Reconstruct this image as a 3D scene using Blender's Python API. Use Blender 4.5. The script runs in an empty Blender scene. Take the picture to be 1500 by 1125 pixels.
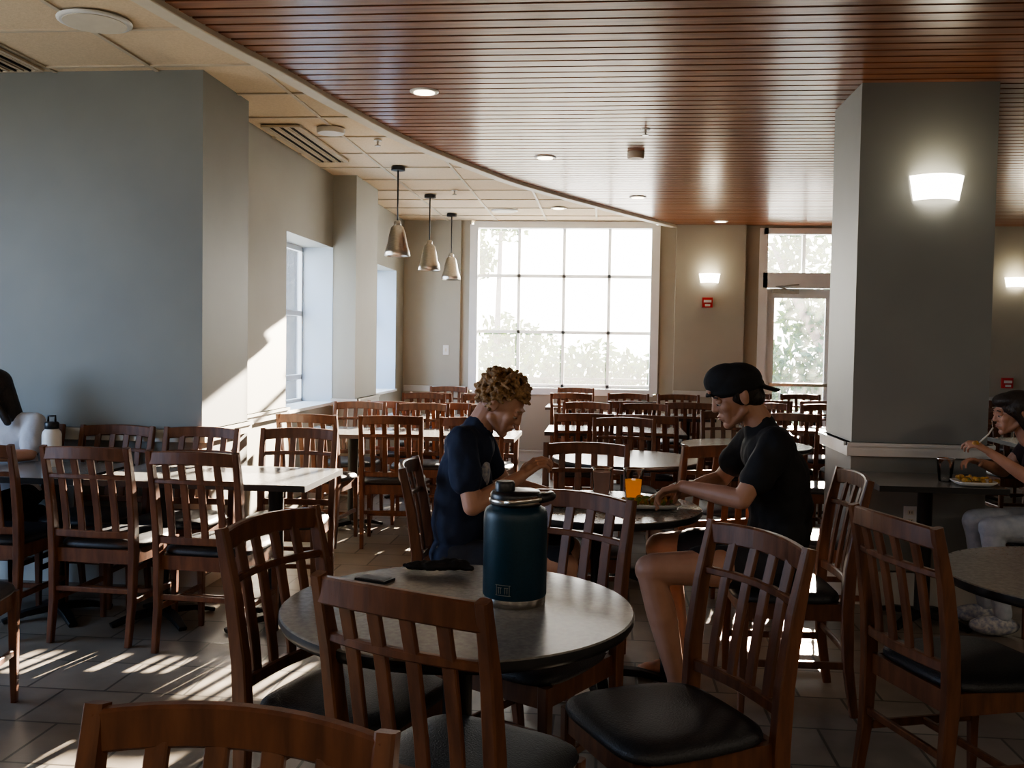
import bpy, math, random
from mathutils import Vector, Matrix, noise, Euler
V=Vector
random.seed(7)
sc=bpy.context.scene
col=sc.collection

# ------------------------------------------------------------------ materials
def pmat(name,c1,c2=None,rough=.5,metal=0,scale=15,stretch=(1,1,1),bump=0,bscale=60,coat=0,emit=None,estr=0,detail=3,trans=0,spec=.5):
    m=bpy.data.materials.new(name); m.use_nodes=True
    nt=m.node_tree; N=nt.nodes; L=nt.links
    b=N['Principled BSDF']
    c2=c2 or tuple(min(1,c*.8) for c in c1)
    tc=N.new('ShaderNodeTexCoord'); mp=N.new('ShaderNodeMapping'); mp.inputs['Scale'].default_value=stretch
    L.new(tc.outputs['Object'],mp.inputs[0])
    nz=N.new('ShaderNodeTexNoise'); nz.inputs['Scale'].default_value=scale; nz.inputs['Detail'].default_value=detail
    L.new(mp.outputs[0],nz.inputs[0])
    rp=N.new('ShaderNodeValToRGB'); rp.color_ramp.elements[0].position=.35; rp.color_ramp.elements[1].position=.65
    rp.color_ramp.elements[0].color=(*c1,1); rp.color_ramp.elements[1].color=(*c2,1)
    L.new(nz.outputs[0],rp.inputs[0]); L.new(rp.outputs[0],b.inputs['Base Color'])
    b.inputs['Roughness'].default_value=rough; b.inputs['Metallic'].default_value=metal
    b.inputs['Coat Weight'].default_value=coat; b.inputs['Coat Roughness'].default_value=.15
    b.inputs['Specular IOR Level'].default_value=spec
    b.inputs['Transmission Weight'].default_value=trans
    if emit: b.inputs['Emission Color'].default_value=(*emit,1); b.inputs['Emission Strength'].default_value=estr
    if bump:
        n2=N.new('ShaderNodeTexNoise'); n2.inputs['Scale'].default_value=bscale; L.new(mp.outputs[0],n2.inputs[0])
        bp=N.new('ShaderNodeBump'); bp.inputs['Strength'].default_value=bump; bp.inputs['Distance'].default_value=.01
        L.new(n2.outputs[0],bp.inputs['Height']); L.new(bp.outputs[0],b.inputs['Normal'])
    return m
wood=pmat('chair_wood',(.155,.060,.027),(.085,.031,.015),rough=.42,scale=6,stretch=(6,6,1),coat=.12,bump=.05)
vinyl=pmat('black_vinyl',(.018,.019,.023),(.025,.026,.031),rough=.45,scale=150,bump=.25,bscale=220)
wallm=pmat('wall_paint',(.34,.335,.285),(.32,.315,.27),rough=.6,scale=2,bump=.04,bscale=200)
walln=pmat('wall_paint_grey',(.225,.23,.21),(.205,.21,.195),rough=.5,scale=2,bump=.04,bscale=200)
wallf=pmat('wall_paint_far',(.42,.395,.32),(.39,.37,.30),rough=.6,scale=2,bump=.04,bscale=200)
wallw=pmat('reveal_skylight_tint',(.50,.58,.66),(.46,.54,.62),rough=.55,scale=2)  # blue skylight falling on the window reveals is put into this colour
trimm=pmat('trim_paint',(.62,.62,.57),(.57,.57,.53),rough=.4,scale=5)
framem=pmat('window_frame_paint',(.85,.87,.86),(.80,.82,.82),rough=.4,scale=5)
tilem=pmat('acoustic_tile',(.74,.60,.42),(.66,.53,.36),rough=.9,scale=90,bump=.2,bscale=250)
barm=pmat('grid_bar',(.60,.51,.38),(.55,.47,.35),rough=.5)
plank=pmat('ceiling_wood',(.34,.135,.062),(.19,.070,.034),rough=.30,scale=3,stretch=(1,14,14),coat=.25,spec=.6)
darkm=pmat('ceiling_gap',(.015,.008,.006),rough=.9)
bandm=pmat('curved_band',(.70,.64,.52),(.66,.60,.49),rough=.5)
black=pmat('black_metal',(.012,.012,.014),(.02,.02,.02),rough=.45,metal=.3)
edge=pmat('table_edge',(.02,.02,.022),rough=.4)
white=pmat('white_plastic',(.75,.75,.72),(.7,.7,.68),rough=.4)
steel=pmat('brushed_steel',(.62,.58,.52),(.48,.45,.41),rough=.28,metal=1,scale=30,stretch=(1,1,12))
lampm=pmat('lamp_glow',(1,.95,.85),rough=.5,emit=(1,.93,.8),estr=8)
downm=pmat('downlight_glow',(1,.9,.75),rough=.5,emit=(1,.85,.65),estr=6)
redm=pmat('alarm_red',(.5,.02,.02),(.4,.02,.02),rough=.4)
skin=pmat('skin',(.55,.32,.23),(.49,.27,.19),rough=.5,scale=12)
skin2=pmat('skin_warm',(.47,.265,.185),(.41,.22,.15),rough=.5,scale=12)
lipm=pmat('lips',(.36,.14,.12),rough=.45)
eyew=pmat('eye_white',(.7,.68,.65),rough=.2)
eyed=pmat('eye_iris',(.03,.02,.015),rough=.2)
hairb=pmat('curly_hair',(.46,.28,.13),(.19,.105,.048),rough=.5,scale=70,bump=.8,bscale=150)
haird=pmat('dark_hair',(.018,.012,.010),(.03,.02,.015),rough=.4,scale=40,stretch=(4,4,.5),bump=.5,bscale=90)
navy=pmat('navy_cotton',(.014,.022,.052),(.020,.030,.065),rough=.85,scale=12,bump=.3,bscale=30)
blackc=pmat('black_cotton',(.010,.010,.012),(.016,.016,.018),rough=.85,scale=12,bump=.3,bscale=30)
whitec=pmat('white_cotton',(.55,.56,.6),(.48,.5,.55),rough=.85,scale=12,bump=.3,bscale=30)
greyc=pmat('dark_short_cloth',(.02,.022,.03),(.03,.03,.04),rough=.85,scale=12,bump=.3,bscale=30)
denim=pmat('light_denim',(.40,.44,.50),(.32,.36,.43),rough=.85,scale=25,bump=.3,bscale=40)
rustc=pmat('dark_top',(.03,.018,.02),(.04,.02,.02),rough=.85)
print_sunm=pmat('print_sun_sliver',(.5,.5,.48),(.2,.22,.3),rough=.8,scale=45)  # shirt graphic whose pale tone also paints the sunlit chest sliver; patterned shoes
teal=pmat('teal_powder_coat',(.005,.036,.060),(.004,.030,.050),rough=.38,scale=200,bump=.12,bscale=500)
blackp=pmat('black_plastic',(.012,.012,.014),(.018,.018,.02),rough=.35)
orange=pmat('orange_juice',(.95,.36,.02),(.9,.3,.015),rough=.25,emit=(1,.35,.02),estr=.25)  # faint self-glow stands in for light passing through the juice
cola=pmat('chocolate_drink',(.45,.30,.24),(.40,.26,.20),rough=.3,emit=(.30,.18,.14),estr=.12)  # slight emission imitates the backlit drink
food=pmat('food',(.60,.36,.08),(.28,.14,.04),rough=.6,scale=60,bump=.6,bscale=90)
greens=pmat('greens',(.12,.22,.04),(.3,.3,.08),rough=.6,scale=60)
barkm=pmat('bark',(.30,.22,.17),(.2,.14,.11),rough=.9,scale=8,bump=.5)
patio=pmat('patio_paving',(.42,.41,.38),(.35,.34,.31),rough=.9,scale=3)
tabm=pmat('table_laminate',(.225,.222,.208),(.17,.168,.158),rough=.27,scale=75,detail=6,coat=.2)
def leaf_mat():
    m=pmat('foliage',(.035,.065,.018),(.085,.125,.04),rough=.6,scale=1.2); N=m.node_tree.nodes; L=m.node_tree.links
    b=N['Principled BSDF']; t=N.new('ShaderNodeBsdfTranslucent'); t.inputs[0].default_value=(.10,.16,.035,1)
    mx=N.new('ShaderNodeMixShader'); mx.inputs[0].default_value=.25
    L.new(b.outputs[0],mx.inputs[1]); L.new(t.outputs[0],mx.inputs[2]); L.new(mx.outputs[0],N['Material Output'].inputs[0]); return m
leafm=leaf_mat()
def clear(name,fac,tint=(1,1,1),bloom_haze=0):
    m=bpy.data.materials.new(name); m.use_nodes=True; nt=m.node_tree; N=nt.nodes; L=nt.links
    N.remove(N['Principled BSDF']); o=N['Material Output']
    t=N.new('ShaderNodeBsdfTransparent'); t.inputs[0].default_value=(*tint,1)
    g=N.new('ShaderNodeBsdfGlossy'); g.inputs['Roughness'].default_value=.05
    mx=N.new('ShaderNodeMixShader'); lw=N.new('ShaderNodeLayerWeight'); lw.inputs[0].default_value=fac
    L.new(lw.outputs['Fresnel'],mx.inputs[0]); L.new(t.outputs[0],mx.inputs[1]); L.new(g.outputs[0],mx.inputs[2]); out=mx
    if bloom_haze:  # translucent white veil imitating glare bloom over muntins and trees
        d=N.new('ShaderNodeBsdfTranslucent'); d.inputs[0].default_value=(1,1,.98,1); m2=N.new('ShaderNodeMixShader')
        nz=N.new('ShaderNodeTexNoise'); nz.inputs['Scale'].default_value=2.5; tc=N.new('ShaderNodeTexCoord'); L.new(tc.outputs['Object'],nz.inputs[0])
        mr=N.new('ShaderNodeMapRange'); mr.inputs[3].default_value=bloom_haze*.7; mr.inputs[4].default_value=bloom_haze*1.3; L.new(nz.outputs[0],mr.inputs[0]); L.new(mr.outputs[0],m2.inputs[0])
        L.new(mx.outputs[0],m2.inputs[1]); L.new(d.outputs[0],m2.inputs[2]); out=m2
    L.new(out.outputs[0],o.inputs[0])
    return m
glass=clear('bloom_haze_window_glass',.06,bloom_haze=.026); cupm=clear('clear_plastic',.35,(.90,.91,.92))  # window panes carry painted glare haze; cup plastic stays clear
def floor_mat():
    m=bpy.data.materials.new('slate_tile_floor'); m.use_nodes=True; nt=m.node_tree; N=nt.nodes; L=nt.links; b=N['Principled BSDF']
    tc=N.new('ShaderNodeTexCoord'); br=N.new('ShaderNodeTexBrick'); br.offset=.5; br.squash=1
    br.inputs['Scale'].default_value=1; br.inputs['Brick Width'].default_value=.33; br.inputs['Row Height'].default_value=.33
    br.inputs['Mortar Size'].default_value=.006; br.inputs['Mortar Smooth'].default_value=.2
    br.inputs['Color1'].default_value=(.17,.148,.122,1); br.inputs['Color2'].default_value=(.235,.205,.168,1); br.inputs['Mortar'].default_value=(.07,.062,.052,1)
    L.new(tc.outputs['Object'],br.inputs[0])
    nz=N.new('ShaderNodeTexNoise'); nz.inputs['Scale'].default_value=5; nz.inputs['Detail'].default_value=8; L.new(tc.outputs['Object'],nz.inputs[0])
    mx=N.new('ShaderNodeMix'); mx.data_type='RGBA'; mx.blend_type='OVERLAY'; mx.inputs[0].default_value=.6
    L.new(br.outputs['Color'],mx.inputs[6]); L.new(nz.outputs[0],mx.inputs[7]); L.new(mx.outputs[2],b.inputs['Base Color'])
    rr=N.new('ShaderNodeMapRange'); rr.inputs[3].default_value=.28; rr.inputs[4].default_value=.55; L.new(nz.outputs[0],rr.inputs[0]); L.new(rr.outputs[0],b.inputs['Roughness'])
    bp=N.new('ShaderNodeBump'); bp.inputs['Strength'].default_value=.35; bp.inputs['Distance'].default_value=.01
    ad=N.new('ShaderNodeMath'); ad.operation='SUBTRACT'; L.new(nz.outputs[0],ad.inputs[0]); L.new(br.outputs['Fac'],ad.inputs[1]); L.new(ad.outputs[0],bp.inputs['Height']); L.new(bp.outputs[0],b.inputs['Normal'])
    return m
floorm=floor_mat()

# ------------------------------------------------------------------ mesh builder
class MB:
    def __init__(s): s.v=[];s.f=[];s.m=[];s.s=[];s.mats=[]
    def mi(s,m):
        if m not in s.mats: s.mats.append(m)
        return s.mats.index(m)
    def add(s,vs,fs,mat,smooth=False):
        o=len(s.v); s.v+= [tuple(p) for p in vs]; k=s.mi(mat)
        for f in fs: s.f.append(tuple(i+o for i in f)); s.m.append(k); s.s.append(smooth)
    def box(s,x0,x1,y0,y1,z0,z1,mat,M=None):
        vs=[V((x,y,z)) for z in (z0,z1) for y in (y0,y1) for x in (x0,x1)]
        if M: vs=[M@p for p in vs]
        s.add(vs,[(0,2,3,1),(4,5,7,6),(0,1,5,4),(2,6,7,3),(0,4,6,2),(1,3,7,5)],mat)
    def lathe(s,prof,mat,M=None,seg=32,smooth=True,cap=True):
        M=M or Matrix(); vs=[];fs=[];n=len(prof)
        for (r,z) in prof:
            for k in range(seg):
                a=2*math.pi*k/seg; vs.append(M@V((r*math.cos(a),r*math.sin(a),z)))
        for i in range(n-1):
            for k in range(seg):
                k2=(k+1)%seg; fs.append((i*seg+k,i*seg+k2,(i+1)*seg+k2,(i+1)*seg+k))
        s.add(vs,fs,mat,smooth)
        if cap:
            for i,fl in ((0,True),(n-1,False)):
                if prof[i][0]>1e-5:
                    ring=[vs[i*seg+k] for k in range(seg)]
                    s.add(ring,[tuple(reversed(range(seg))) if fl else tuple(range(seg))],mat,False)
    def tube(s,pts,rad,mat,seg=10,smooth=True):
        pts=[V(p) for p in pts]; n=len(pts)
        if not hasattr(rad,'__len__'): rad=[rad]*n
        vs=[];fs=[]; up=None
        for i,p in enumerate(pts):
            t=(pts[min(i+1,n-1)]-pts[max(i-1,0)]).normalized()
            if up is None: up=V((0,0,1)) if abs(t.z)<.9 else V((1,0,0))
            a=t.cross(up).normalized(); b=a.cross(t).normalized(); up=b
            for k in range(seg):
                an=2*math.pi*k/seg; vs.append(p+(a*math.cos(an)+b*math.sin(an))*rad[i])
        for i in range(n-1):
            for k in range(seg):
                k2=(k+1)%seg; fs.append((i*seg+k,(i+1)*seg+k,(i+1)*seg+k2,i*seg+k2))
        fs.append(tuple(range(seg))); fs.append(tuple(reversed([(n-1)*seg+k for k in range(seg)])))
        s.add(vs,fs,mat,smooth)
    def beam(s,pts,a,b,side,mat,ch=.004):
        pts=[V(p) for p in pts]; n=len(pts); side=V(side)
        if not hasattr(a,'__len__'): a=[a]*n
        if not hasattr(b,'__len__'): b=[b]*n
        vs=[];fs=[]
        for i,p in enumerate(pts):
            t=(pts[min(i+1,n-1)]-pts[max(i-1,0)]).normalized()
            nn=t.cross(side).normalized(); sd=nn.cross(t).normalized()
            A=a[i]/2;B=b[i]/2;c=min(ch,A*.4,B*.4)
            for (q,r) in ((A,B-c),(A-c,B),(-A+c,B),(-A,B-c),(-A,-B+c),(-A+c,-B),(A-c,-B),(A,-B+c)): vs.append(p+sd*q+nn*r)
        for i in range(n-1):
            for k in range(8):
                k2=(k+1)%8; fs.append((i*8+k,i*8+k2,(i+1)*8+k2,(i+1)*8+k))
        fs.append(tuple(reversed(range(8)))); fs.append(tuple((n-1)*8+k for k in range(8)))
        s.add(vs,fs,mat)
    def sphere(s,c,r,mat,seg=16,rings=10,M=None):
        c=V(c); r=V(r) if hasattr(r,'__len__') else V((r,r,r)); vs=[];fs=[]
        M=M or Matrix()
        vs.append(c+M@V((0,0,-r.z)))
        for i in range(1,rings):
            t=-math.pi/2+math.pi*i/rings
            for k in range(seg):
                a=2*math.pi*k/seg; vs.append(c+M@V((r.x*math.cos(t)*math.cos(a),r.y*math.cos(t)*math.sin(a),r.z*math.sin(t))))
        vs.append(c+M@V((0,0,r.z)))
        for k in range(seg):
            fs.append((0,1+(k+1)%seg,1+k)); 
            for i in range(rings-2):
                o=1+i*seg; fs.append((o+k,o+(k+1)%seg,o+seg+(k+1)%seg,o+seg+k))
            o=1+(rings-2)*seg; fs.append((o+k,o+(k+1)%seg,len(vs)-1))
        s.add(vs,fs,mat,True)
    def mesh(s,name):
        me=bpy.data.meshes.new(name); me.from_pydata(s.v,[],s.f)
        for m in s.mats: me.materials.append(m)
        me.polygons.foreach_set('material_index',s.m); me.polygons.foreach_set('use_smooth',s.s); me.update(); return me
    def obj(s,name,parent=None,loc=None,rz=0):
        o=bpy.data.objects.new(name,s.mesh(name)); col.objects.link(o)
        if loc: o.location=loc
        o.rotation_euler[2]=rz
        if parent: o.parent=parent
        return o
def T(x,y,z): return Matrix.Translation((x,y,z))
def boxobj(name,x0,x1,y0,y1,z0,z1,mat):
    b=MB(); cx,cy,cz=(x0+x1)/2,(y0+y1)/2,z0
    b.box(x0-cx,x1-cx,y0-cy,y1-cy,0,z1-z0,mat); return b.obj(name,loc=(cx,cy,cz))

# ------------------------------------------------------------------ room shell
CZ=2.95; WZ=2.90; FY=11.75
b=MB(); b.box(-5.2,6.2,-3.2,5.98,-.1,0,floorm); b.box(-2.85,6.2,5.98,FY+.2,-.1,0,floorm); b.obj('floor')
b=MB(); b.box(-5.2,6.2,-3.2,5.98,CZ,CZ+.1,tilem); b.box(-2.85,6.2,5.98,FY+.2,CZ,CZ+.1,tilem); b.obj('ceiling')
b=MB(); x=-5.0
while x<1.4: b.box(x-.012,x+.012,-3,FY if x>-2.8 else 5.9,CZ-.008,CZ,barm); x+=.61
y=-2.75
while y<FY: b.box(-5.2 if y<5.9 else -2.8,1.5,y-.012,y+.012,CZ-.009,CZ,barm); y+=.61
b.obj('ceiling_grid')
CP=[(-2.35,-3.0),(-2.32,0),(-2.22,2.0),(-1.99,4.10),(-1.80,5.09),(-1.67,5.85),(-1.45,6.90),(-1.09,7.99),(-.81,8.72),(-.20,9.92),(.67,11.5),(.84,FY)]
def cr(p0,p1,p2,p3,t): return .5*((2*p1)+(-p0+p2)*t+(2*p0-5*p1+4*p2-p3)*t*t+(-p0+3*p1-3*p2+p3)*t**3)
CC=[]
for i in range(len(CP)-1):
    q=[V(CP[max(0,min(len(CP)-1,i+d))]) for d in (-1,0,1,2)]
    for k in range(8): CC.append(cr(*q,k/8))
CC.append(V(CP[-1]))
def cx_at(y):
    for a,c in zip(CC,CC[1:]):
        if a.y<=y<=c.y: return a.x+(c.x-a.x)*(y-a.y)/(c.y-a.y)
    return CC[-1].x if y>CC[-1].y else CC[0].x
b=MB(); y=-2.95; pitch=.105
while y<FY-.02:
    y1=min(y+pitch-.02,FY); x0=cx_at(y+.04)+.03
    b.box(x0,6.0,y,y1,WZ-.0,WZ+.02,plank); y+=pitch
vs=[];fs=[]
for p in CC: vs+= [V((p.x+.01,p.y,WZ+.021)),V((6.0,p.y,WZ+.021))]
for i in range(len(CC)-1): fs.append((2*i,2*i+1,2*i+3,2*i+2))
b.add(vs,fs,darkm)
b.obj('ceiling_wood_slats')
b=MB(); b.beam([V((p.x,p.y,(WZ+CZ)/2-.015)) for p in CC],.08,.09,(0,0,1),bandm); b.obj('trim_curved_ceiling_edge')

b=MB(); b.box(-5.2,-2.29,5.28,5.98,0,CZ,walln); b.obj('wall_left_block')
b=MB()
xo,xi=-2.85,-2.50
b.box(xo,xi,5.98,7.34,0,CZ,wallm); b.box(xo,xi,7.34,8.62,0,.86,wallm); b.box(xo,xi,7.34,8.62,2.29,CZ,wallm)
b.box(xo,xi,8.62,9.85,0,CZ,wallm); b.box(xi,-2.28,8.62,9.45,0,CZ,wallm)
b.box(xo,xi,9.85,11.3,0,.86,wallm); b.box(xo,xi,9.85,11.3,2.29,CZ,wallm); b.box(xo,xi,11.3,FY+.2,0,CZ,wallm)
b.obj('wall_left')
def leftwin(name,y0,y1):
    b=MB(); X=-2.83
    for yy in (y0,(y0+y1)/2,y1): b.box(X,X+.05,yy-.025,yy+.025,.86,2.29,framem)
    for zz in (.88,1.1,1.68,2.27): b.box(X,X+.05,y0,y1,zz-.022,zz+.022,framem)
    b.box(X+.02,X+.024,y0,y1,.86,2.29,glass)
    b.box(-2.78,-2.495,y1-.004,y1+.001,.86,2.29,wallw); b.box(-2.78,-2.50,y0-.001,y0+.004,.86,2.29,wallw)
    b.box(-2.78,-2.47,y0,y1,.85,.875,framem); b.obj(name)
leftwin('window_1',7.34,8.62); leftwin('window_2',9.85,11.3)
b=MB(); y0,y1=FY,FY+.2
def fw(x0,x1,z0,z1): b.box(x0,x1,y0,y1,z0,z1,wallf)
fw(-2.85,-1.66,0,CZ); fw(-1.66,.64,0,.84); fw(.64,1.84,0,CZ); fw(1.84,2.80,2.87,CZ); fw(2.80,6.2,0,CZ)
b.box(-2.1,-1.78,FY-.04,FY,0,CZ,wallf) ; b.box(.84,1.66,FY-.07,FY,0,CZ,wallf)
b.obj('wall_far')
boxobj('wall_right',6.0,6.2,-3.2,FY,0,CZ,wallf)
boxobj('wall_rear',-5.2,6.2,-3.2,-3.0,0,CZ,wallf)
b=MB(); b.box(-5.2,-5.0,-3,5.28,0,.9,wallm); b.box(-5.2,-5.0,-3,5.28,2.5,CZ,wallm); b.box(-5.2,-5.0,-3,1.5,.9,2.5,wallm); b.box(-5.2,-5,4.1,5.28,.9,2.5,wallm); b.obj('wall_side_left')
def grid(name,x0,x1,z0,z1,xs,zs,Y=FY+.06,w=.038):
    b=MB()
    for xx in (x0,x1): b.box(xx-.05,xx+.05,FY-.03,FY+.14,z0,z1,framem)
    for zz in (z0,z1): b.box(x0,x1,FY-.02,FY+.14,zz-.04,zz+.04,framem)
    for xx in xs: b.box(xx-w/2,xx+w/2,Y,Y+.05,z0,z1,framem)
    for zz in zs: b.box(x0,x1,Y,Y+.05,zz-w/2,zz+w/2,framem)
    b.box(x0,x1,Y-.012,Y-.007,z0,z1,glass); b.obj(name)
grid('window_3',-1.62,.60,.86,2.90,[-1.065,-.51,.045],[2.28,1.59,.93])
b=MB()
for xx in (1.88,2.76): b.box(xx-.05,xx+.05,FY-.02,FY+.12,0,2.87,framem)
b.box(1.88,2.76,FY-.02,FY+.12,2.80,2.87,framem); b.box(1.88,2.76,FY-.02,FY+.12,2.16,2.34,framem); b.box(2.34,2.38,FY+.03,FY+.1,2.34,2.82,framem)
b.box(1.93,2.71,FY+.015,FY+.02,2.34,2.82,glass)
b.obj('door_frame')
b=MB()
b.box(1.93,2.03,FY+.03,FY+.075,.01,2.15,framem); b.box(2.63,2.71,FY+.03,FY+.075,.01,2.15,framem)
b.box(2.03,2.63,FY+.03,FY+.075,2.04,2.15,framem); b.box(2.03,2.63,FY+.03,FY+.075,.01,.28,framem)
b.box(2.03,2.63,FY+.05,FY+.055,.28,2.04,glass); b.box(1.98,2.66,FY-.04,FY+.02,.98,1.02,steel)
b.box(2.0,2.3,FY-.04,FY+.03,2.09,2.15,steel); b.tube([(2.25,FY-.05,2.12),(2.02,FY-.1,2.17),(2.3,FY-.02,2.2)],.01,steel)
b.obj('door_1')
def rail(name,segs,z0=.835,z1=.905,mat=trimm):
    b=MB()
    for (x0,x1,yy0,yy1) in segs:
        b.box(x0,x1,yy0,yy1,z0,z1,mat); 
        e=.012
        b.box(x0-e*(x1-x0<.1),x1+e*(x1-x0<.1),yy0-e*(yy1-yy0<.1),yy1+e*(yy1-yy0<.1),z1-.02,z1,mat)
    b.obj(name)
L1=[(-5,-2.26,5.25,5.279),(-2.289,-2.26,5.279,5.98),(-2.499,-2.47,5.98,7.33),(-2.499,-2.25,8.59,8.619),(-2.279,-2.25,8.619,9.45),(-2.499,-2.47,9.45,9.85)]
rail('trim_chair_rail_left',L1)
rail('baseboard_left',L1+[(-2.499,-2.47,7.33,8.6),(-2.499,-2.47,9.85,FY)],0,.14)
rail('trim_chair_rail_far',[(-2.47,-1.7,FY-.07,FY-.041),(.84,1.66,FY-.10,FY-.071),(2.85,5.98,FY-.03,FY-.001)])
rail('baseboard_far',[(-2.47,1.8,FY-.1,FY-.071),(2.85,5.98,FY-.03,FY-.001)],0,.14)
b=MB(); b.box(1.39,2.12,5.5,6.12,0,WZ,walln); b.obj('column')
C=[(1.36,2.15,5.47,5.499),(1.36,1.389,5.499,6.15),(2.121,2.15,5.499,6.15)]
rail('trim_column_rail',C,.835,.91); rail('baseboard_column',C,0,.19)

def disc(name,x,y,z,r,h,mat,mat2=None,r2=.7):
    b=MB(); b.lathe([(r*.92,-h),(r,-h*.6),(r,0)],mat)
    if mat2: b.lathe([(r*r2,-h-.003),(r*r2,-h+.001)],mat2)
    b.obj(name,loc=(x,y,z))
for (x,y) in ((-1.08,5.59),(-.49,7.55),(.30,9.55),(1.32,11.35)): disc('recessed_downlight',x,y,WZ,.085,.008,white,downm,.72)
disc('recessed_downlight',-.53,10.6,CZ-.009,.085,.008,white,downm,.72)
disc('ceiling_speaker',-1.15,10.8,CZ-.009,.15,.012,white,bandm,.85)
disc('ceiling_speaker',-2.46,4.43,CZ-.009,.17,.012,white,bandm,.85)
disc('smoke_detector',-1.97,6.72,CZ-.009,.10,.035,white)
disc('smoke_detector',.21,7.37,WZ,.065,.05,bandm)
def sprinkler(x,y,z):
    b=MB(); b.lathe([(.03,-.006),(.03,0)],white); b.tube([(0,0,0),(0,0,-.04)],.008,steel); b.lathe([(.022,-.045),(.022,-.04)],steel); b.obj('fire_sprinkler',loc=(x,y,z))
sprinkler(.25,6.6,WZ); sprinkler(-1.72,7.1,CZ-.009); sprinkler(-1.5,9.4,CZ-.009)
def vent(x,y,w,l):
    b=MB(); b.box(-w/2,w/2,-l/2,l/2,-.006,0,barm)
    for i in range(7):
        xx=-w/2+w*(i+.5)/7; b.box(xx-.010,xx+.004,-l/2,l/2,-.014,-.006,darkm if i%2 else barm)
    for s in (-1,1): b.box(s*w/2-.012,s*w/2+.012,-l/2,l/2,-.014,0,barm); b.box(-w/2,w/2,s*l/2-.012,s*l/2+.012,-.014,0,barm)
    b.obj('air_vent',loc=(x,y,CZ-.009))
vent(-2.3,7.25,.26,1.3); vent(-3.35,4.9,.3,.6)
for y in (8.18,9.70,11.1):
    b=MB(); b.lathe([(.06,-.03),(.06,0)],blackp); b.tube([(0,0,-.03),(0,0,-.49)],.007,blackp)
    b.lathe([(.02,-.52),(.03,-.52),(.03,-.47),(.018,-.46)],steel)
    b.lathe([(.032,-.50),(.055,-.52),(.072,-.58),(.086,-.66),(.104,-.72),(.113,-.765),(.109,-.765),(.100,-.72),(.082,-.66),(.068,-.58),(.03,-.53)],steel,cap=False)
    b.sphere((0,0,-.70),.04,lampm if y<8.5 else white); b.obj('pendant_lamp',loc=(-1.80,y,CZ-.009))
def sconce(x,y,z,w,h,power):
    b=MB(); vs=[];fs=[]; n=12
    for j in range(5):
        t=j/4; ww=w*(.84+.16*t); 
        for i in range(n+1):
            u=i/n-.5; vs.append(V((u*ww,-.09*(1-(2*u)**2)*(.75+.25*t)-.01,h*(t-.5))))
    for j in range(4):
        for i in range(n): a=j*(n+1)+i; fs.append((a,a+1,a+n+2,a+n+1))
    b.add(vs,fs,lampm,True)
    b.box(-w*.35,w*.35,-.015,0,-h*.4,h*.4,steel); b.obj('wall_sconce',loc=(x,y,z))
    l=bpy.data.lights.new('sconce_light','POINT'); l.energy=power; l.color=(1,.88,.62); l.shadow_soft_size=.05
    o=bpy.data.objects.new('sconce_light',l); col.objects.link(o); o.location=(x,y-.14,z+.10)
sconce(1.80,5.5,2.32,.29,.135,1.1); sconce(1.24,FY-.07,2.26,.25,.11,1.8); sconce(4.78,FY,2.25,.25,.11,1.8)
def alarm(x,z,y):
    b=MB(); b.box(-.06,.06,-.045,0,-.06,.06,redm); b.box(-.045,.045,-.05,-.045,.0,.03,white); b.box(-.03,.03,-.06,-.045,-.045,-.02,white); b.obj('fire_alarm',loc=(x,y,z))
alarm(1.22,1.97,FY-.071); alarm(4.72,1.07,FY-.001)
b=MB(); b.box(-.035,.035,-.008,0,-.06,.06,white); b.box(-.01,.01,-.014,-.008,-.02,.02,bandm); b.obj('light_switch',loc=(-1.95,FY-.041,1.35))
b=MB(); b.box(-.036,.036,-.008,0,-.058,.058,white)
for s in (-.024,.024): b.box(-.016,.016,-.011,-.008,s-.013,s+.013,bandm); b.box(-.008,-.005,-.012,-.011,s-.006,s+.006,black); b.box(.005,.008,-.012,-.011,s-.006,s+.006,black)
b.obj('wall_outlet',loc=(1.72,5.499,.50))

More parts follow.
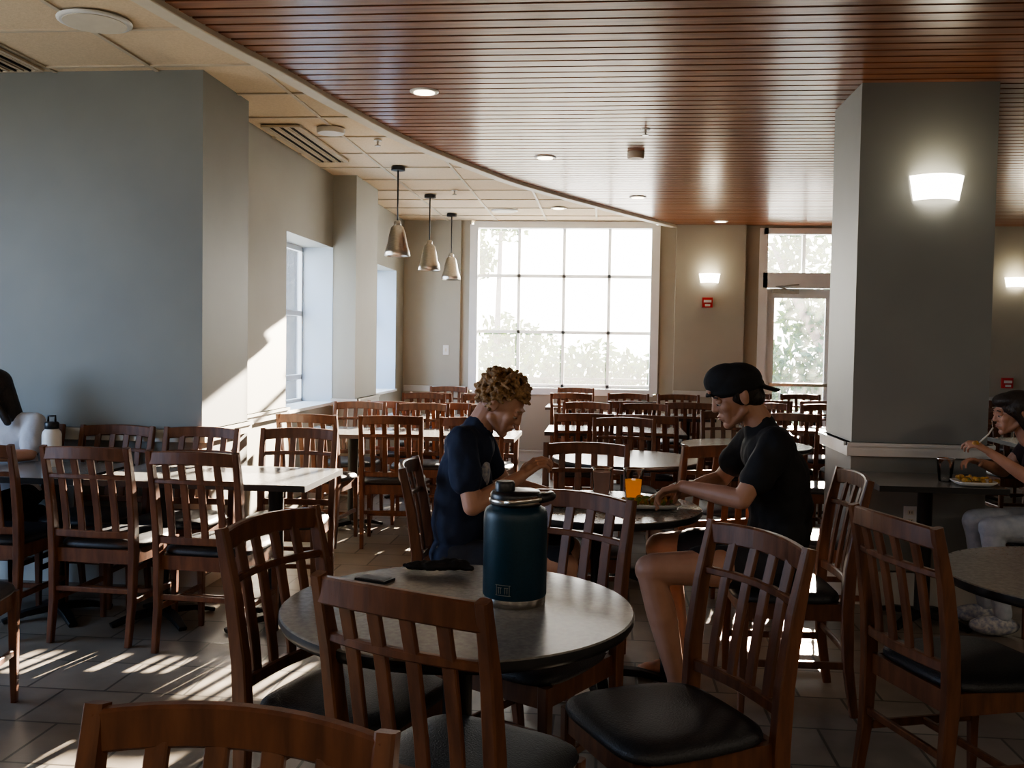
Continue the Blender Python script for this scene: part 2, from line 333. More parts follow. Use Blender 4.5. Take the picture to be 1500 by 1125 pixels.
# ------------------------------------------------------------------ chairs
def chair_mesh():
    b=MB()
    P=[(-.245,0),(-.215,.2),(-.205,.42),(-.212,.58),(-.238,.76),(-.275,.925)]
    for s in (-1,1):
        b.beam([(s*(.195+.012*(z/.93)),y,z) for y,z in P],[.026,.03,.034,.034,.032,.028],[.032,.04,.048,.046,.04,.03],(1,0,0),wood)
    def backy(z):
        for (a,za),(c,zc) in zip(P,P[1:]):
            if za<=z<=zc: return a+(c-a)*(z-za)/(zc-za)
        return P[-1][0]
    def curve(z,h,th,bow,arch=0):
        pts=[];
        for i in range(11):
            u=-1+2*i/10; pts.append((u*.205,backy(z)-bow*(1-u*u),z+arch*(1-u*u)))
        b.beam(pts,h,th,(0,0,1),wood,ch=.005)
    curve(.890,.060,.022,.035,.010); curve(.785,.022,.02,.032,.004); curve(.515,.035,.022,.02)
    for k in (-1.5,-.5,.5,1.5):
        x=k*.082; u=x/.205
        pts=[]
        for i in range(8):
            z=.50+(.875-.50)*i/7; bow=.02+.015*(i/7); pts.append((x,backy(z)-bow*(1-u*u)+.0,z))
        b.beam(pts,.034,.013,(1,0,0),wood,ch=.003)
    b.box(-.19,.19,.175,.197,.375,.44,wood); b.box(-.19,.19,-.205,-.185,.375,.44,wood)
    for s in (-1,1): b.box(s*.19-.011,s*.19+.011,-.2,.19,.375,.44,wood)
    for s in (-1,1):
        b.beam([(s*.195,.19,0),(s*.195,.188,.25),(s*.195,.186,.44)],[.024,.032,.036],[.024,.032,.036],(1,0,0),wood)
        b.beam([(s*.195,-.22,.20),(s*.195,.188,.20)],.018,.028,(1,0,0),wood)
    b.beam([(-.195,.0,.20),(.195,.0,.20)],.024,.018,(0,0,1),wood); b.beam([(-.195,-.212,.25),(.195,-.212,.25)],.024,.018,(0,0,1),wood)
    rings=[(0.0,.487),(.35,.487),(.7,.484),(.9,.476),(.98,.464),(1.0,.452),(.985,.442),(.9,.438),(0,.438)]
    seg=40; vs=[];fs=[]
    for r,z in rings:
        for k in range(seg):
            a=2*math.pi*k/seg; c,s=math.cos(a),math.sin(a); e=.42
            xx=math.copysign(abs(c)**e,c); yy=math.copysign(abs(s)**e,s)
            wd=.222-.018*(yy<0)*abs(yy)
            vs.append(V((wd*r*xx,.012+.212*r*yy,z)))
    for i in range(len(rings)-1):
        for k in range(seg): k2=(k+1)%seg; fs.append((i*seg+k,(i+1)*seg+k,(i+1)*seg+k2,i*seg+k2))
    b.add(vs,fs,vinyl,True)
    return b.mesh('dining_chair')
CM=chair_mesh()
def chair(x,y,th):
    o=bpy.data.objects.new('dining_chair',CM); col.objects.link(o); o.location=(x,y,0); o.rotation_euler[2]=-math.radians(th); return o
for c in [(-.30,2.15,24),(-.67,2.53,108),(.18,2.48,-118),(-.22,2.97,-149),(-.50,.93,186),(1.14,3.06,72),
          (.74,3.95,-92),(-.53,3.95,86),(-.08,4.60,180),
          (-2.34,4.42,3),(-1.79,4.34,4),(-2.92,4.42,0),(-2.76,4.94,180),(-2.26,4.94,180),(-1.70,5.02,176),(-2.42,3.25,-10),(-3.30,4.94,180),
          (.52,5.22,-20),(-.47,5.9,85),(.15,6.42,180),(.80,5.85,-95),(1.12,5.0,88),(2.3,5.12,-90),(1.57,6.85,-92),(1.0,7.4,178),(2.0,3.25,-100)]: chair(*c)
# ------------------------------------------------------------------ tables
def pedestal(b,z,x=0,y=0,R=.30,rot=.785):
    b.lathe([(.045,.05),(.038,.08),(.038,z-.03),(.05,z-.01)],black,T(x,y,0),20)
    for k in range(4):
        a=rot+k*math.pi/2; d=V((math.cos(a),math.sin(a),0)); c=V((x,y,0))
        b.beam([c+V((0,0,.055)),c+d*R*.6+V((0,0,.04)),c+d*R+V((0,0,.012))],[.06,.05,.04],[.035,.028,.02],d.cross(V((0,0,1))),black)
        b.beam([c+V((0,0,z-.012)),c+d*.2+V((0,0,z-.01))],.04,.015,d.cross(V((0,0,1))),black)
def round_table(x,y,r=.45,rot=.785):
    b=MB(); b.lathe([(0.001,.752),(r-.004,.752),(r,.749)],tabm,seg=72,smooth=False,cap=False)
    b.lathe([(r,.749),(r+.001,.735),(r-.006,.722),(.001,.722)],edge,seg=72,cap=False); pedestal(b,.722,rot=rot); b.obj('round_dining_table',loc=(x,y,0))
def rect_table(x,y,w,d):
    b=MB(); b.box(-w/2,w/2,-d/2,d/2,.751,.752,tabm); b.box(-w/2-.001,w/2+.001,-d/2-.001,d/2+.001,.722,.751,edge)
    if w>.9:
        for s in (-1,1): pedestal(b,.722,s*w*.27,0,.26)
    else: pedestal(b,.722,0,0,.26)
    b.obj('rectangular_dining_table',loc=(x,y,0))
round_table(-.36,2.41,.45,.3); round_table(0,4.03,.42,.1); round_table(1.5,3.0,.45); round_table(.15,5.8); round_table(1.0,6.8)
rect_table(-1.91,4.62,1.08,.64); rect_table(-3.05,4.6,1.1,.6); rect_table(1.69,5.17,.62,.56)
def tset(x,y,n,near=True,far=True):
    rect_table(x,y,.54*n+.02,.66)
    for i in range(n):
        xx=x+(i-(n-1)/2)*.54
        if near: chair(xx+random.uniform(-.03,.03),y-.44+random.uniform(-.04,.04),random.uniform(-8,12))
        if far: chair(xx+random.uniform(-.03,.03),y+.44+random.uniform(-.04,.04),180+random.uniform(-8,8))
tset(-1.45,7.12,3); tset(-1.48,8.72,2); tset(-1.48,10.35,2); tset(.1,7.75,2); tset(.52,9.5,2); tset(-.35,10.75,1); tset(1.75,8.25,2); tset(1.9,10.2,2); tset(3.6,7.6,2); tset(3.9,9.6,2)

# ------------------------------------------------------------------ table objects
b=MB(); R=.083
b.lathe([(R*.93,0),(R*.97,.004),(R*.97,.022)],steel,seg=48)
b.lathe([(R*.97,.022),(R,.026),(R,.222),(R*.985,.236),(R*.93,.247),(R*.80,.253),(R*.76,.256)],teal,seg=48)
b.lathe([(R*.76,.256),(R*.80,.258),(R*.80,.285),(R*.74,.292),(R*.3,.294)],blackp,seg=48)
b.lathe([(.026,.292),(.026,.312),(.022,.318)],blackp,T(-.028,-.01,0),24)
b.lathe([(R*.82,.262),(R*.84,.264),(R*.84,.272),(R*.82,.274)],steel,seg=48,cap=False)
hp=[]
for i in range(13):
    a=math.pi*i/12; d=V((.80,-.25,.12)).normalized(); hp.append(V((0,0,.27))+V((.3,.954,0)).normalized()*(-.072*math.cos(a))+d*(.095*math.sin(a)))
b.tube(hp,.007,steel,10); b.tube(hp[4:9],.012,blackp,12)
for i in range(7):
    a=math.radians(-118+i*4); M=Matrix.Rotation(a,4,'Z'); 
    for zz in (.036,.062): b.box(R,R+.0006,-.0035,.0035,zz,zz+.0012,steel,M)
    if i in (0,6): b.box(R,R+.0006,-.0006,.0006,.036,.063,steel,M)
    if i in (1,2,4,5): b.box(R,R+.0006,-.0008,.0008,.041,.057,steel,M); b.box(R,R+.0006,-.0025,.0025,.055,.057,steel,M)
b.obj('insulated_jug',loc=(-.22,2.455,.752))
b=MB(); b.beam([(0,-.05,.004),(0,.05,.004)],.055,.008,(1,0,0),blackp,.003); b.box(-.022,.022,-.042,.042,.008,.0086,edge); b.obj('mobile_phone',loc=(-.63,2.62,.752),rz=1.2)
def cup(name,x,y,z,h,liq,lh):
    b=MB(); b.lathe([(.030,0),(.033,.01),(.044,h),(.046,h),(.046,h-.004)],cupm,cap=False); b.lathe([(.030,0),(.030,.002)],cupm)
    r=lambda q:.029+.012*q/h
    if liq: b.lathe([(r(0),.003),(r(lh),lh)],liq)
    b.lathe([(.0445,h-.001),(.047,h),(.0445,h+.001)],white,cap=False)
    b.obj(name,loc=(x,y,z))
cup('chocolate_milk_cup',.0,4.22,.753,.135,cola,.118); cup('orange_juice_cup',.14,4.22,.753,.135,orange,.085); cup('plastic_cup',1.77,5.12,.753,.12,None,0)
def plate(name,x,y,w,rz):
    b=MB(); vs=[];fs=[];seg=40
    for r,z in ((0,.004),(.7,.004),(.82,.008),(1,.022),(1.0,.026),(.84,.013),(.7,.009),(0,.009)):
        for k in range(seg):
            a=2*math.pi*k/seg;c,s=math.cos(a),math.sin(a);e=.40
            vs.append(V((w*r*math.copysign(abs(c)**e,c),w*r*math.copysign(abs(s)**e,s)*.8,z)))
    for i in range(7):
        for k in range(seg): k2=(k+1)%seg; fs.append((i*seg+k,i*seg+k2,(i+1)*seg+k2,(i+1)*seg+k))
    b.add(vs,fs,white,True)
    for i in range(42):
        m=random.choice([food,food,greens]); b.sphere((random.gauss(0,w*.3),random.gauss(0,w*.22),.020+random.random()*.022),(random.uniform(.008,.02),random.uniform(.008,.02),random.uniform(.006,.014)),m,8,6)
    b.obj(name,loc=(x,y,.753),rz=rz)
plate('dinner_plate',.20,4.00,.125,.1); plate('dinner_plate',-.14,3.98,.10,.3); plate('dinner_plate',1.86,4.98,.10,0)
b=MB(); b.lathe([(.046,0),(.048,.005),(.048,.165),(.044,.18),(.032,.195)],white,seg=32); b.lathe([(.033,.195),(.036,.197),(.036,.225),(.03,.232)],blackp); b.tube([(-.02,0,.232),(-.02,0,.262),(.02,0,.262),(.02,0,.232)],.006,blackp); b.obj('water_bottle',loc=(-2.86,4.72,.752))

# ------------------------------------------------------------------ people
def blob(name,prims,voxel,mat,parent,it=6,wr=0,wscale=14):
    b=MB()
    for p in prims:
        if p[0]=='c':
            _,a,c,r0,r1=p; a=V(a);c=V(c)
            n=max(2,int((c-a).length/max(.004,min(r0,r1)*.5)))
            b.tube([a+(c-a)*i/n for i in range(n+1)],[r0+(r1-r0)*i/n for i in range(n+1)],mat,16)
            b.sphere(a,r0,mat,16,10); b.sphere(c,r1,mat,16,10)
        else:
            M=p[3] if len(p)>3 else None
            b.sphere(p[1],p[2],mat,24,16,M)
    me=b.mesh(name); o=bpy.data.objects.new(name,me); col.objects.link(o)
    r=o.modifiers.new('r','REMESH'); r.mode='VOXEL'; r.voxel_size=voxel; r.use_smooth_shade=True
    s=o.modifiers.new('s','SMOOTH'); s.factor=.5; s.iterations=it
    bpy.context.view_layer.update()
    dg=bpy.context.evaluated_depsgraph_get(); nm=bpy.data.meshes.new_from_object(o.evaluated_get(dg))
    o.modifiers.clear(); o.data=nm
    if wr:
        nm.update(); nr=[v.normal.copy() for v in nm.vertices]
        for v,n_ in zip(nm.vertices,nr):
            q=V((v.co.x*wscale,v.co.y*wscale,v.co.z*wscale*.7)); v.co+=n_*wr*(noise.noise(q)+.5*noise.noise(q*2.3))
    for pl in nm.polygons: pl.use_smooth=True
    nm.materials.clear(); nm.materials.append(mat)
    if parent: o.parent=parent
    return o
P=[('e',(0,0,.018),(.075,.030,.014)),('e',(.045,.008,.022),(.050,.026,.016)),('e',(-.055,-.004,.016),(.042,.024,.012)),
   ('c',(.07,0,.02),(.10,-.012,.016),.012,.008),('c',(-.07,.0,.014),(-.105,.022,.010),.006,.004),('c',(-.105,.022,.010),(-.09,.050,.007),.004,.004),('c',(-.09,.050,.007),(-.045,.045,.007),.004,.004),
   ('c',(-.03,-.02,.026),(.05,.012,.036),.006,.006)]
o=blob('folded_sunglasses_pouch',P,.0028,blackc,None,3,.004,45); o.location=(-.47,2.73,.757)

def hand(w,f,n,s,curl=.6,k=1.0,spread=.1):
    w=V(w);f=V(f).normalized(); n=V(n); n=(n-f*n.dot(f)).normalized(); sd=f.cross(n); sd=sd if sd.dot(V(s))>0 else -sd
    P=[]
    for off,ln,pl in ((.028,.95,.082),(.009,1.05,.086),(-.010,.98,.082),(-.027,.78,.074)):
        kn=w+f*pl*k+sd*off*k
        P.append(('c',w+f*.012*k+sd*off*.55*k,kn,.0135*k,.0110*k))
        d=(f+sd*off*spread*10).normalized(); p=kn; c=curl*(1+.14*(off<0))
        for j,(l,r) in enumerate(((.042,.0092),(.027,.0083),(.021,.0075))):
            ang=c*(.8 if j==0 else 1.0); d=(d*math.cos(ang)+(n-d*n.dot(d)).normalized()*math.sin(ang)).normalized()
            q=p+d*l*ln*k; P.append(('c',p,q,r*k,(r-.0012)*k)); p=q
    p=w+f*.02*k+sd*.022*k; d=(f*.6+sd*.8+n*.35).normalized()
    for j,(l,r) in enumerate(((.042,.014),(.032,.0108),(.026,.0092))):
        q=p+d*l*k; P.append(('c',p,q,r*k,(r-.0018)*k)); p=q; d=(d+f*.35+n*.25*curl*2).normalized()
    P.append(('e',w+f*.045*k,(.02*k,.02*k,.02*k)))
    return P
def arm(sh,el,wr,k=1):
    sh,el,wr=V(sh),V(el),V(wr); m=el+(wr-el)*.3
    return [('c',sh,el,.047*k,.038*k),('c',el,m,.038*k,.040*k),('c',m,wr,.040*k,.025*k)]
def head(parent,c,yaw,pitch,roll,neck,sk,k=1.0,brow=haird):
    M=Matrix.Rotation(yaw,3,'Z')@Matrix.Rotation(pitch,3,'Y')@Matrix.Rotation(roll,3,'X'); c=V(c)
    W=lambda x,y,z:c+M@V((x*k,y*k,z*k)); S=lambda a,b_,d:(a*k,b_*k,d*k); M4=M.to_4x4()
    P=[('e',W(-.014,0,.028),S(.096,.076,.087),M4),('e',W(.026,0,-.018),S(.062,.060,.082),M4),('e',W(.036,0,-.070),S(.046,.044,.036),M4),
       ('c',W(.068,-.006,-.096),W(.068,.006,-.096),.017*k,.017*k),
       ('c',W(.078,-.030,.022),W(.078,.030,.022),.0125*k,.0125*k),
       ('c',W(.083,0,.016),W(.0975,0,-.024),.0085*k,.0125*k),
       ('e',W(.078,0,-.060),S(.012,.028,.020),M4),
       ('e',W(.088,0,-.053),S(.007,.021,.0050),M4),('e',W(.086,0,-.065),S(.007,.019,.0060),M4),
       ('c',W(-.035,0,-.05),neck,.052*k,.057*k)]
    for s in (-1,1):
        P+=[('c',W(.0,s*.050,-.055),W(.060,s*.014,-.092),.018*k,.017*k),('e',W(.058,s*.042,-.020),S(.023,.021,.024),M4),('c',W(.055,s*.040,-.03),W(.062,s*.022,-.075),.018*k,.016*k),
            ('e',W(.090,s*.010,-.028),S(.010,.008,.008),M4),('e',W(-.012,s*.076,-.006),S(.019,.007,.031),M4),('e',W(-.020,s*.082,.006),S(.012,.006,.022),M4)]
    blob('head',P,.0033*k,sk,parent,5)
    b=MB()
    for s in (-1,1):
        b.sphere(W(.0755,s*.031,.001),.0130*k,eyew,16,10); b.sphere(W(.0835,s*.031,-.004),.0062*k,eyed,10,8)
        b.sphere(W(.0760,s*.031,.0045),S(.0142,.0155,.0120),sk,16,10,M4)
        b.tube([W(.087,s*.014,.021),W(.090,s*.030,.027),W(.080,s*.047,.022)],.0030*k,brow,8)
    b.sphere(W(.0935,0,-.0542),S(.0035,.017,.0030),lipm,12,8,M4); b.sphere(W(.0915,0,-.0635),S(.0035,.015,.0040),lipm,12,8,M4)
    b.obj('face_features',parent)
    return W,M4
def person(name):
    e=bpy.data.objects.new(name,None); col.objects.link(e); return e

# --- man 1
p=person('curly_haired_man')
W,M4=head(p,(-.415,3.90,1.175),-.16,.56,0,(-.505,3.91,1.085),skin,1.0,hairb)
random.seed(3); P=[('e',W(-.022,0,.040),(.091,.078,.077),M4)]
for i in range(480):
    u=random.uniform(-1,1); a=random.uniform(0,2*math.pi); q=math.sqrt(1-u*u); d=V((q*math.cos(a),q*math.sin(a),u))
    if d.z<-.62 or (d.x>.45 and d.z<.36) or (d.x>.1 and d.z<-.08) : continue
    ex=.010+.014*max(0,d.z)
    pos=W(-.018+d.x*(.094+ex),d.y*(.080+ex),.034+d.z*(.083+ex)); r=random.uniform(.008,.015)
    t=V((random.uniform(-1,1),random.uniform(-1,1),random.uniform(-1,1))).normalized()*r*1.2
    P.append(('c',pos-t,pos+t,r*.7,r*.45))
blob('hair',P,.004,hairb,p,1)
sk=arm((-.555,3.73,1.04),(-.50,3.675,.79),(-.325,3.86,.890))+hand((-.325,3.86,.890),(.72,.22,.62),(.35,.5,-.65),(0,.3,1),.66)
sk+=arm((-.545,4.10,1.04),(-.43,4.17,.81),(-.22,4.06,.79))+hand((-.22,4.06,.79),(.9,-.35,-.05),(0,-.25,-1),(0,-1,0),.42)
blob('arms',sk,.0038,skin,p,3)
tor=[('e',(-.585,3.92,.55),(.12,.165,.10)),('e',(-.585,3.92,.68),(.114,.158,.15)),('e',(-.578,3.92,.77),(.113,.160,.16)),('e',(-.567,3.92,.86),(.116,.168,.16)),('e',(-.548,3.92,.985),(.104,.170,.11)),
     ('c',(-.550,3.775,1.035),(-.540,4.065,1.035),.058,.058),('c',(-.520,3.91,1.065),(-.510,3.91,1.08),.066,.062),
     ('c',(-.553,3.735,1.035),(-.527,3.69,.89),.064,.064),('c',(-.543,4.10,1.035),(-.48,4.145,.89),.064,.064)]
blob('t_shirt',tor,.007,navy,p,7,.009,13)
b=MB(); b.sphere((-.480,3.87,.90),(.026,.055,.07),print_sunm,16,12); b.obj('print_sun_sliver',p)  # chest graphic, also painting the strip of sun on the shirt
leg=[('c',(-.56,3.83,.545),(-.17,3.78,.56),.085,.066),('c',(-.56,4.01,.545),(-.17,4.12,.56),.085,.066)]
blob('shorts',leg+[('e',(-.58,3.92,.545),(.12,.17,.085))],.008,greyc,p,4,.004)
lg=[]
for y in (3.77,4.13): lg+=[('c',(-.22,y,.55),(-.14,y,.545),.06,.056),('c',(-.14,y,.545),(-.17,y,.36),.055,.056),('c',(-.17,y,.36),(-.20,y,.10),.056,.036)]
blob('legs',lg,.006,skin,p,4)
b=MB()
for y in (3.77,4.13): b.sphere((-.16,y,.05),(.13,.048,.05),white,20,12)
b.obj('shoes',p)

# --- man 2
p=person('man_in_backward_cap')
W,M4=head(p,(.535,3.93,1.230),math.pi+.10,.36,0,(.63,3.94,1.12),skin2,1.03)
P=[('e',W(-.020,0,.015),(.095,.080,.078),M4),('c',W(.01,.074,.02),W(.012,.073,-.012),.009,.005),('c',W(.01,-.074,.02),W(.012,-.073,-.012),.009,.005),('e',W(-.055,0,-.025),(.055,.066,.05),M4)]
blob('hair',P,.005,haird,p,2)
T2=M4@Matrix.Rotation(-.12,4,'Y')
P=[('e',W(-.012,0,.052),(.112,.093,.080),T2),('e',W(.022,0,.074),(.086,.080,.068),T2),('e',W(-.012,0,.030),(.113,.093,.040),T2)]
for i in range(10):
    t=i/9; P.append(('e',W(-.095-.062*t,0,.012-.044*t),(.014,.076*math.sqrt(max(.08,1-t*t*.75)),.006),M4))
blob('cap',P,.0038,blackc,p,2)
b=MB(); b.sphere(W(.094,0,.054),(.010,.028,.013),skin2,12,8,M4); b.tube([W(.099,-.035,.040),W(.108,0,.038),W(.099,.035,.040)],.006,blackc); b.obj('cap_strap',p)
sk=arm((.665,3.765,1.05),(.535,3.70,.845),(.325,3.87,.865))+hand((.325,3.87,.865),(-.85,.40,-.30),(-.2,-.1,-1),(0,1,.1),.60)
sk+=arm((.645,4.13,1.05),(.52,4.23,.85),(.33,4.12,.80))+hand((.33,4.12,.80),(-.9,-.2,-.05),(0,0,-1),(0,-1,0),.40)
blob('arms',sk,.0038,skin2,p,3)
tor=[('e',(.715,3.95,.56),(.135,.18,.11)),('e',(.725,3.95,.69),(.128,.172,.16)),('e',(.722,3.95,.79),(.127,.173,.17)),('e',(.712,3.95,.88),(.128,.180,.17)),('e',(.675,3.95,1.0),(.112,.180,.115)),
     ('c',(.672,3.79,1.055),(.655,4.11,1.055),.060,.060),('c',(.64,3.94,1.09),(.632,3.94,1.11),.070,.064),
     ('c',(.668,3.765,1.05),(.595,3.728,.925),.070,.066),('c',(.648,4.13,1.05),(.57,4.19,.93),.070,.066)]
blob('t_shirt',tor,.007,blackc,p,7,.010,12)
sh=[('c',(.68,3.84,.56),(.40,3.77,.565),.092,.083),('c',(.68,4.06,.56),(.40,4.14,.565),.092,.083),('e',(.70,3.95,.56),(.13,.18,.09))]
blob('shorts',sh,.008,greyc,p,4,.004)
lg=[]
for (kx,y,ax,ay) in ((.19,3.73,.31,3.79),(.25,4.16,.36,4.14)):
    lg+=[('c',(.46,y+.03,.565),(kx+.02,y,.56),.076,.060),('e',(kx,y,.555),(.055,.052,.058)),('c',(kx+.008,y,.54),(kx+.055,y+.01,.38),.054,.060),('c',(kx+.055,y+.01,.38),(ax,ay,.11),.060,.036),
         ('c',(ax,ay,.11),(ax+.01,ay,.055),.038,.036),('c',(ax+.02,ay,.05),(ax-.10,ay-.01,.04),.036,.032),('e',(ax-.13,ay-.01,.035),(.05,.042,.022))]
    for t in range(5): lg.append(('c',(ax-.14,ay-.035+t*.014,.034),(ax-.185+abs(t-3.5)*.006*(1),ay-.04+t*.015,.03),.010,.008))
blob('legs',lg,.0055,skin2,p,4)
b=MB()
for (ax,ay) in ((.31,3.79),(.36,4.14)):
    b.sphere((ax-.065,ay-.006,.012),(.145,.055,.014),blackp,24,8); b.tube([(ax-.08,ay-.055,.015),(ax-.08,ay-.04,.07),(ax-.08,ay-.005,.085),(ax-.08,ay+.03,.07),(ax-.08,ay+.045,.015)],.014,blackp)
b.obj('slide_sandals',p)
b=MB(); b.tube([(.30,3.90,.875),(.23,3.95,.82),(.195,3.985,.785)],[.0035,.003,.005],white,8); b.obj('fork',p)

# --- diner on right
p=person('woman_eating')
W,M4=head(p,(2.085,5.10,1.115),math.pi,.15,0,(2.17,5.10,.99),skin2,.93)
P=[('e',W(-.026,0,.036),(.097,.085,.084),M4),('e',W(.02,0,.075),(.072,.072,.040),M4),('c',W(-.06,0,.0),W(-.075,0,-.10),.062,.045),('c',W(.015,.070,.02),W(-.03,.068,-.08),.022,.016),('c',W(.015,-.070,.02),W(-.03,-.068,-.08),.022,.016)]
blob('hair',P,.006,haird,p,2)
sk=arm((2.23,4.95,.94),(2.09,4.86,.80),(1.925,4.96,.925),.85)+hand((1.925,4.96,.925),(-.8,.2,.5),(-.5,.4,-.5),(0,.5,1),.7,.9)
sk+=arm((2.23,5.25,.94),(2.13,5.30,.79),(1.96,5.16,.85),.85)+hand((1.96,5.16,.85),(-.8,-.3,.2),(-.2,-.3,-1),(0,-1,0),.6,.9)
blob('arms',sk,.0045,skin2,p,3)
tor=[('e',(2.28,5.10,.54),(.12,.16,.10)),('e',(2.27,5.10,.68),(.09,.13,.13)),('e',(2.245,5.10,.84),(.095,.14,.13)),('c',(2.22,4.98,.945),(2.22,5.22,.945),.046,.046),('c',(2.23,4.96,.94),(2.18,4.93,.88),.05,.048),('c',(2.23,5.24,.94),(2.2,5.27,.88),.05,.048)]
blob('top',tor,.008,rustc,p,5,.004)
lg=[('e',(2.28,5.10,.53),(.13,.17,.09))]
for y in (5.0,5.22): lg+=[('c',(2.25,y,.54),(1.95,y-.03,.54),.08,.062),('c',(1.95,y-.03,.54),(2.02,y-.03,.11),.058,.042)]
blob('jeans',lg,.008,denim,p,4,.004)
b=MB()
for y in (4.97,5.19): b.sphere((1.98,y,.05),(.125,.045,.05),print_sunm,20,12)
b.obj('shoes',p)
b=MB(); b.tube([(1.88,4.98,.97),(1.94,5.02,1.01),(1.975,5.06,1.04)],.004,white,8); b.sphere((1.86,4.97,.965),.016,food); b.obj('fork',p)

# --- diner at left edge
p=person('long_haired_woman')
ox=-.10
W,M4=head(p,(-3.22+ox,4.90,1.13),-math.pi/2-1.0,.25,0,(-3.17+ox,4.97,1.03),skin,.93)
P=[('e',W(-.028,0,.030),(.094,.082,.086),M4),('e',W(.01,0,.06),(.078,.074,.05),M4),('c',W(-.06,0,.0),W(-.085,0,-.24),.064,.045),('c',W(.01,.07,.02),W(-.04,.078,-.20),.024,.02),('c',W(.01,-.07,.02),W(-.04,-.078,-.20),.024,.02)]
blob('hair',P,.006,haird,p,2)
sk=arm((-3.00+ox,4.97,.95),(-2.97+ox,4.86,.79),(-3.08+ox,4.68,.79),.85)+hand((-3.08+ox,4.68,.79),(-.5,-.8,0),(0,0,-1),(-1,0,0),.4,.9)
sk+=arm((-3.32+ox,4.97,.95),(-3.36+ox,4.86,.79),(-3.24+ox,4.68,.79),.85)+hand((-3.24+ox,4.68,.79),(.4,-.8,0),(0,0,-1),(1,0,0),.4,.9)
blob('arms',sk,.0045,skin,p,3)
tor=[('e',(-3.16+ox,5.0,.55),(.16,.12,.10)),('e',(-3.16+ox,5.0,.72),(.14,.10,.14)),('e',(-3.16+ox,4.98,.86),(.15,.10,.13)),('c',(-3.04+ox,4.97,.96),(-3.28+ox,4.97,.96),.052,.052),('c',(-3.01+ox,4.97,.95),(-2.98+ox,4.89,.84),.062,.058),('c',(-3.31+ox,4.97,.95),(-3.35+ox,4.89,.84),.062,.058)]
blob('t_shirt',tor,.008,whitec,p,5,.005)
lg=[('e',(-3.16+ox,5.0,.54),(.17,.13,.08))]
for x in (-3.06+ox,-3.27+ox): lg+=[('c',(x,4.96,.54),(x,4.60,.54),.075,.06),('c',(x,4.60,.54),(x,4.66,.06),.055,.04)]
blob('jeans',lg,.008,greyc,p,4)

# ------------------------------------------------------------------ outdoors
boxobj('outdoor_ground',-30,30,FY+.2,45,-.2,-.05,patio)
boxobj('outdoor_ground',-30,-5.25,-12,FY+.2,-.2,-.05,patio)
def foliage(name,blobs,n,size,trunk=None):
    b=MB(); vs=[];fs=[]
    for i in range(n):
        c,r=random.choice(blobs); d=V((random.gauss(0,1),random.gauss(0,1),random.gauss(0,1))).normalized()*random.random()**.4
        q=V(c)+V((d.x*r[0],d.y*r[1],d.z*r[2])); s=size*random.uniform(.6,1.4)
        a=V((random.gauss(0,1),random.gauss(0,1),random.gauss(0,1))).normalized(); e=a.orthogonal().normalized(); o=len(vs)
        vs+=[q-a*s,q+e*s*.45,q+a*s,q-e*s*.45]; fs.append((o,o+1,o+2,o+3))
    b.add(vs,fs,leafm)
    if trunk:
        for t in trunk: b.tube(t[0],t[1],barkm,10)
    b.obj(name)
random.seed(11)
foliage('shrub_hedge',[((x,16.2+random.uniform(-.3,.3),.60+random.uniform(-.2,.25)),(1.0,.6,.8)) for x in (-4,-3,-2.1,-1.2,-.2,.7,1.6,2.4,3.2,4.2)],9500,.09)
foliage('tree',[((-2.2,20,1.55),(.6,.8,.6)),((-1.5,20,1.4),(.6,.8,.5)),((-2.2,20,4.0),(.7,.8,.5)),((-2.7,20,3.2),(.45,.7,.4))],1300,.09,[([(-2.3,20,-.1),(-2.25,20,1.4),(-2.2,20,3.8)],[.10,.07,.04])])
foliage('tree',[((3.4,18.7,3.1),(1.0,.9,.8)),((4.0,18.9,2.1),(.7,.9,.6)),((2.9,18.8,1.2),(.5,.7,.5))],2000,.10,[([(4.5,18.4,-.1),(4.2,18.4,1.2),(3.6,18.4,2.3),(3.1,18.4,3.4)],[.12,.10,.08,.04]),([(3.95,18.4,1.6),(4.4,18.4,2.6)],[.06,.03])])
b=MB(); 
for z in (.1,.95): b.box(-5,5,0,.03,z,z+.04,black)
x=-5
while x<5: b.box(x-.008,x+.008,.008,.024,0,.97,black); x+=.12
b.obj('patio_railing',loc=(1.5,14.6,-.05))

# ------------------------------------------------------------------ lights
w=bpy.data.worlds.new('sky'); sc.world=w; w.use_nodes=True; nt=w.node_tree
bg=nt.nodes['Background']; tc=nt.nodes.new('ShaderNodeTexCoord'); sp=nt.nodes.new('ShaderNodeSeparateXYZ')
def ramp(src,c0,p0,c1,p1):
    r=nt.nodes.new('ShaderNodeValToRGB'); r.color_ramp.elements[0].color=(*c0,1); r.color_ramp.elements[1].color=(*c1,1)
    r.color_ramp.elements[0].position=p0; r.color_ramp.elements[1].position=p1; nt.links.new(src,r.inputs[0]); return r
nt.links.new(tc.outputs['Generated'],sp.inputs[0])
r1=ramp(sp.outputs[2],(1,1,1),0,(.7,.84,1),.7)
r2=ramp(sp.outputs[1],(.46,.60,.82),-0.0,(1,.95,.86),.75)
mx=nt.nodes.new('ShaderNodeMix'); mx.data_type='RGBA'; mx.blend_type='MULTIPLY'; mx.inputs[0].default_value=1
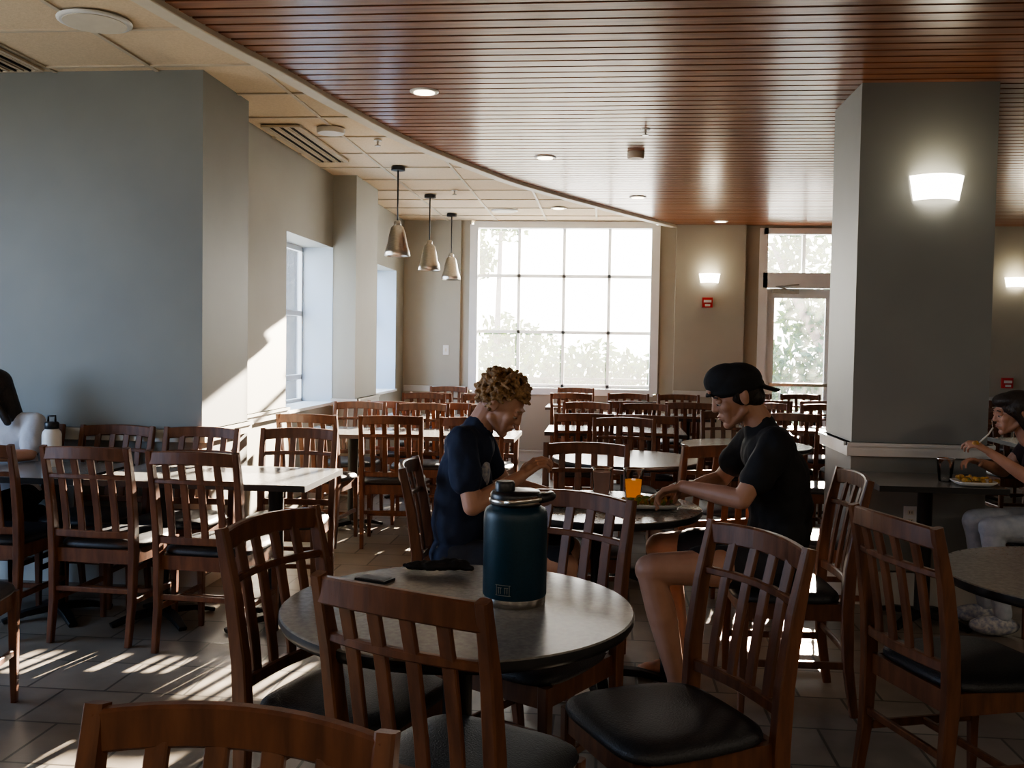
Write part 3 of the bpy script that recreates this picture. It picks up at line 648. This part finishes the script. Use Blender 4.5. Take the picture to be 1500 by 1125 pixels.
nt.links.new(r1.outputs[0],mx.inputs[6]); nt.links.new(r2.outputs[0],mx.inputs[7]); nt.links.new(mx.outputs[2],bg.inputs[0])
bg.inputs[1].default_value=10.0
s=bpy.data.lights.new('sun','SUN'); s.energy=85; s.color=(1,.86,.68); s.angle=.009
so=bpy.data.objects.new('sun',s); col.objects.link(so); so.rotation_euler=V((-.215,-1,-.275)).to_track_quat('-Z','Y').to_euler()
def portal(x,y,z,sx,sz,d):
    l=bpy.data.lights.new('window_portal','AREA'); l.shape='RECTANGLE'; l.size=sx; l.size_y=sz; l.cycles.is_portal=True
    o=bpy.data.objects.new('window_portal',l); col.objects.link(o); o.location=(x,y,z); o.rotation_euler=V(d).to_track_quat('-Z','Z').to_euler()
portal(-.5,FY+.25,1.88,2.3,2.2,(0,-1,0)); portal(2.32,FY+.25,1.45,1.0,2.9,(0,-1,0))
portal(-2.9,7.98,1.6,1.4,1.5,(1,0,0)); portal(-2.9,10.6,1.6,1.5,1.5,(1,0,0)); portal(-5.25,2.8,1.7,2.7,1.7,(1,0,0))
for (x,y) in ((-3.2,-1.4),(-.8,-1.6),(1.6,-1.4),(4.0,-1.0),(4.2,2.2)):  # unseen fill panels, added out of view to brighten the front
    b=MB(); b.box(-.32,.32,-.32,.32,-.03,0,bandm); b.box(-.28,.28,-.28,.28,-.034,-.03,white); b.obj('added_fill_panel',loc=(x,y,WZ-.001))
    l=bpy.data.lights.new('added_fill_light','AREA'); l.size=.55; l.energy=22; l.color=(1,.88,.72)
    o=bpy.data.objects.new('added_fill_light',l); col.objects.link(o); o.location=(x,y,WZ-.04)

# ------------------------------------------------------------------ camera
cd=bpy.data.cameras.new('camera'); cam=bpy.data.objects.new('camera',cd); col.objects.link(cam); sc.camera=cam
cd.sensor_width=36; cd.lens=33.6; cd.clip_end=200
cam.matrix_world=T(0,0,1.42)@Matrix.Rotation(.0955,4,'Z')@Matrix.Rotation(math.pi/2-.0404,4,'X')@Matrix.Rotation(.016,4,'Z')
sc.view_settings.view_transform='AgX'; sc.view_settings.look='AgX - Medium High Contrast'; sc.view_settings.exposure=.35
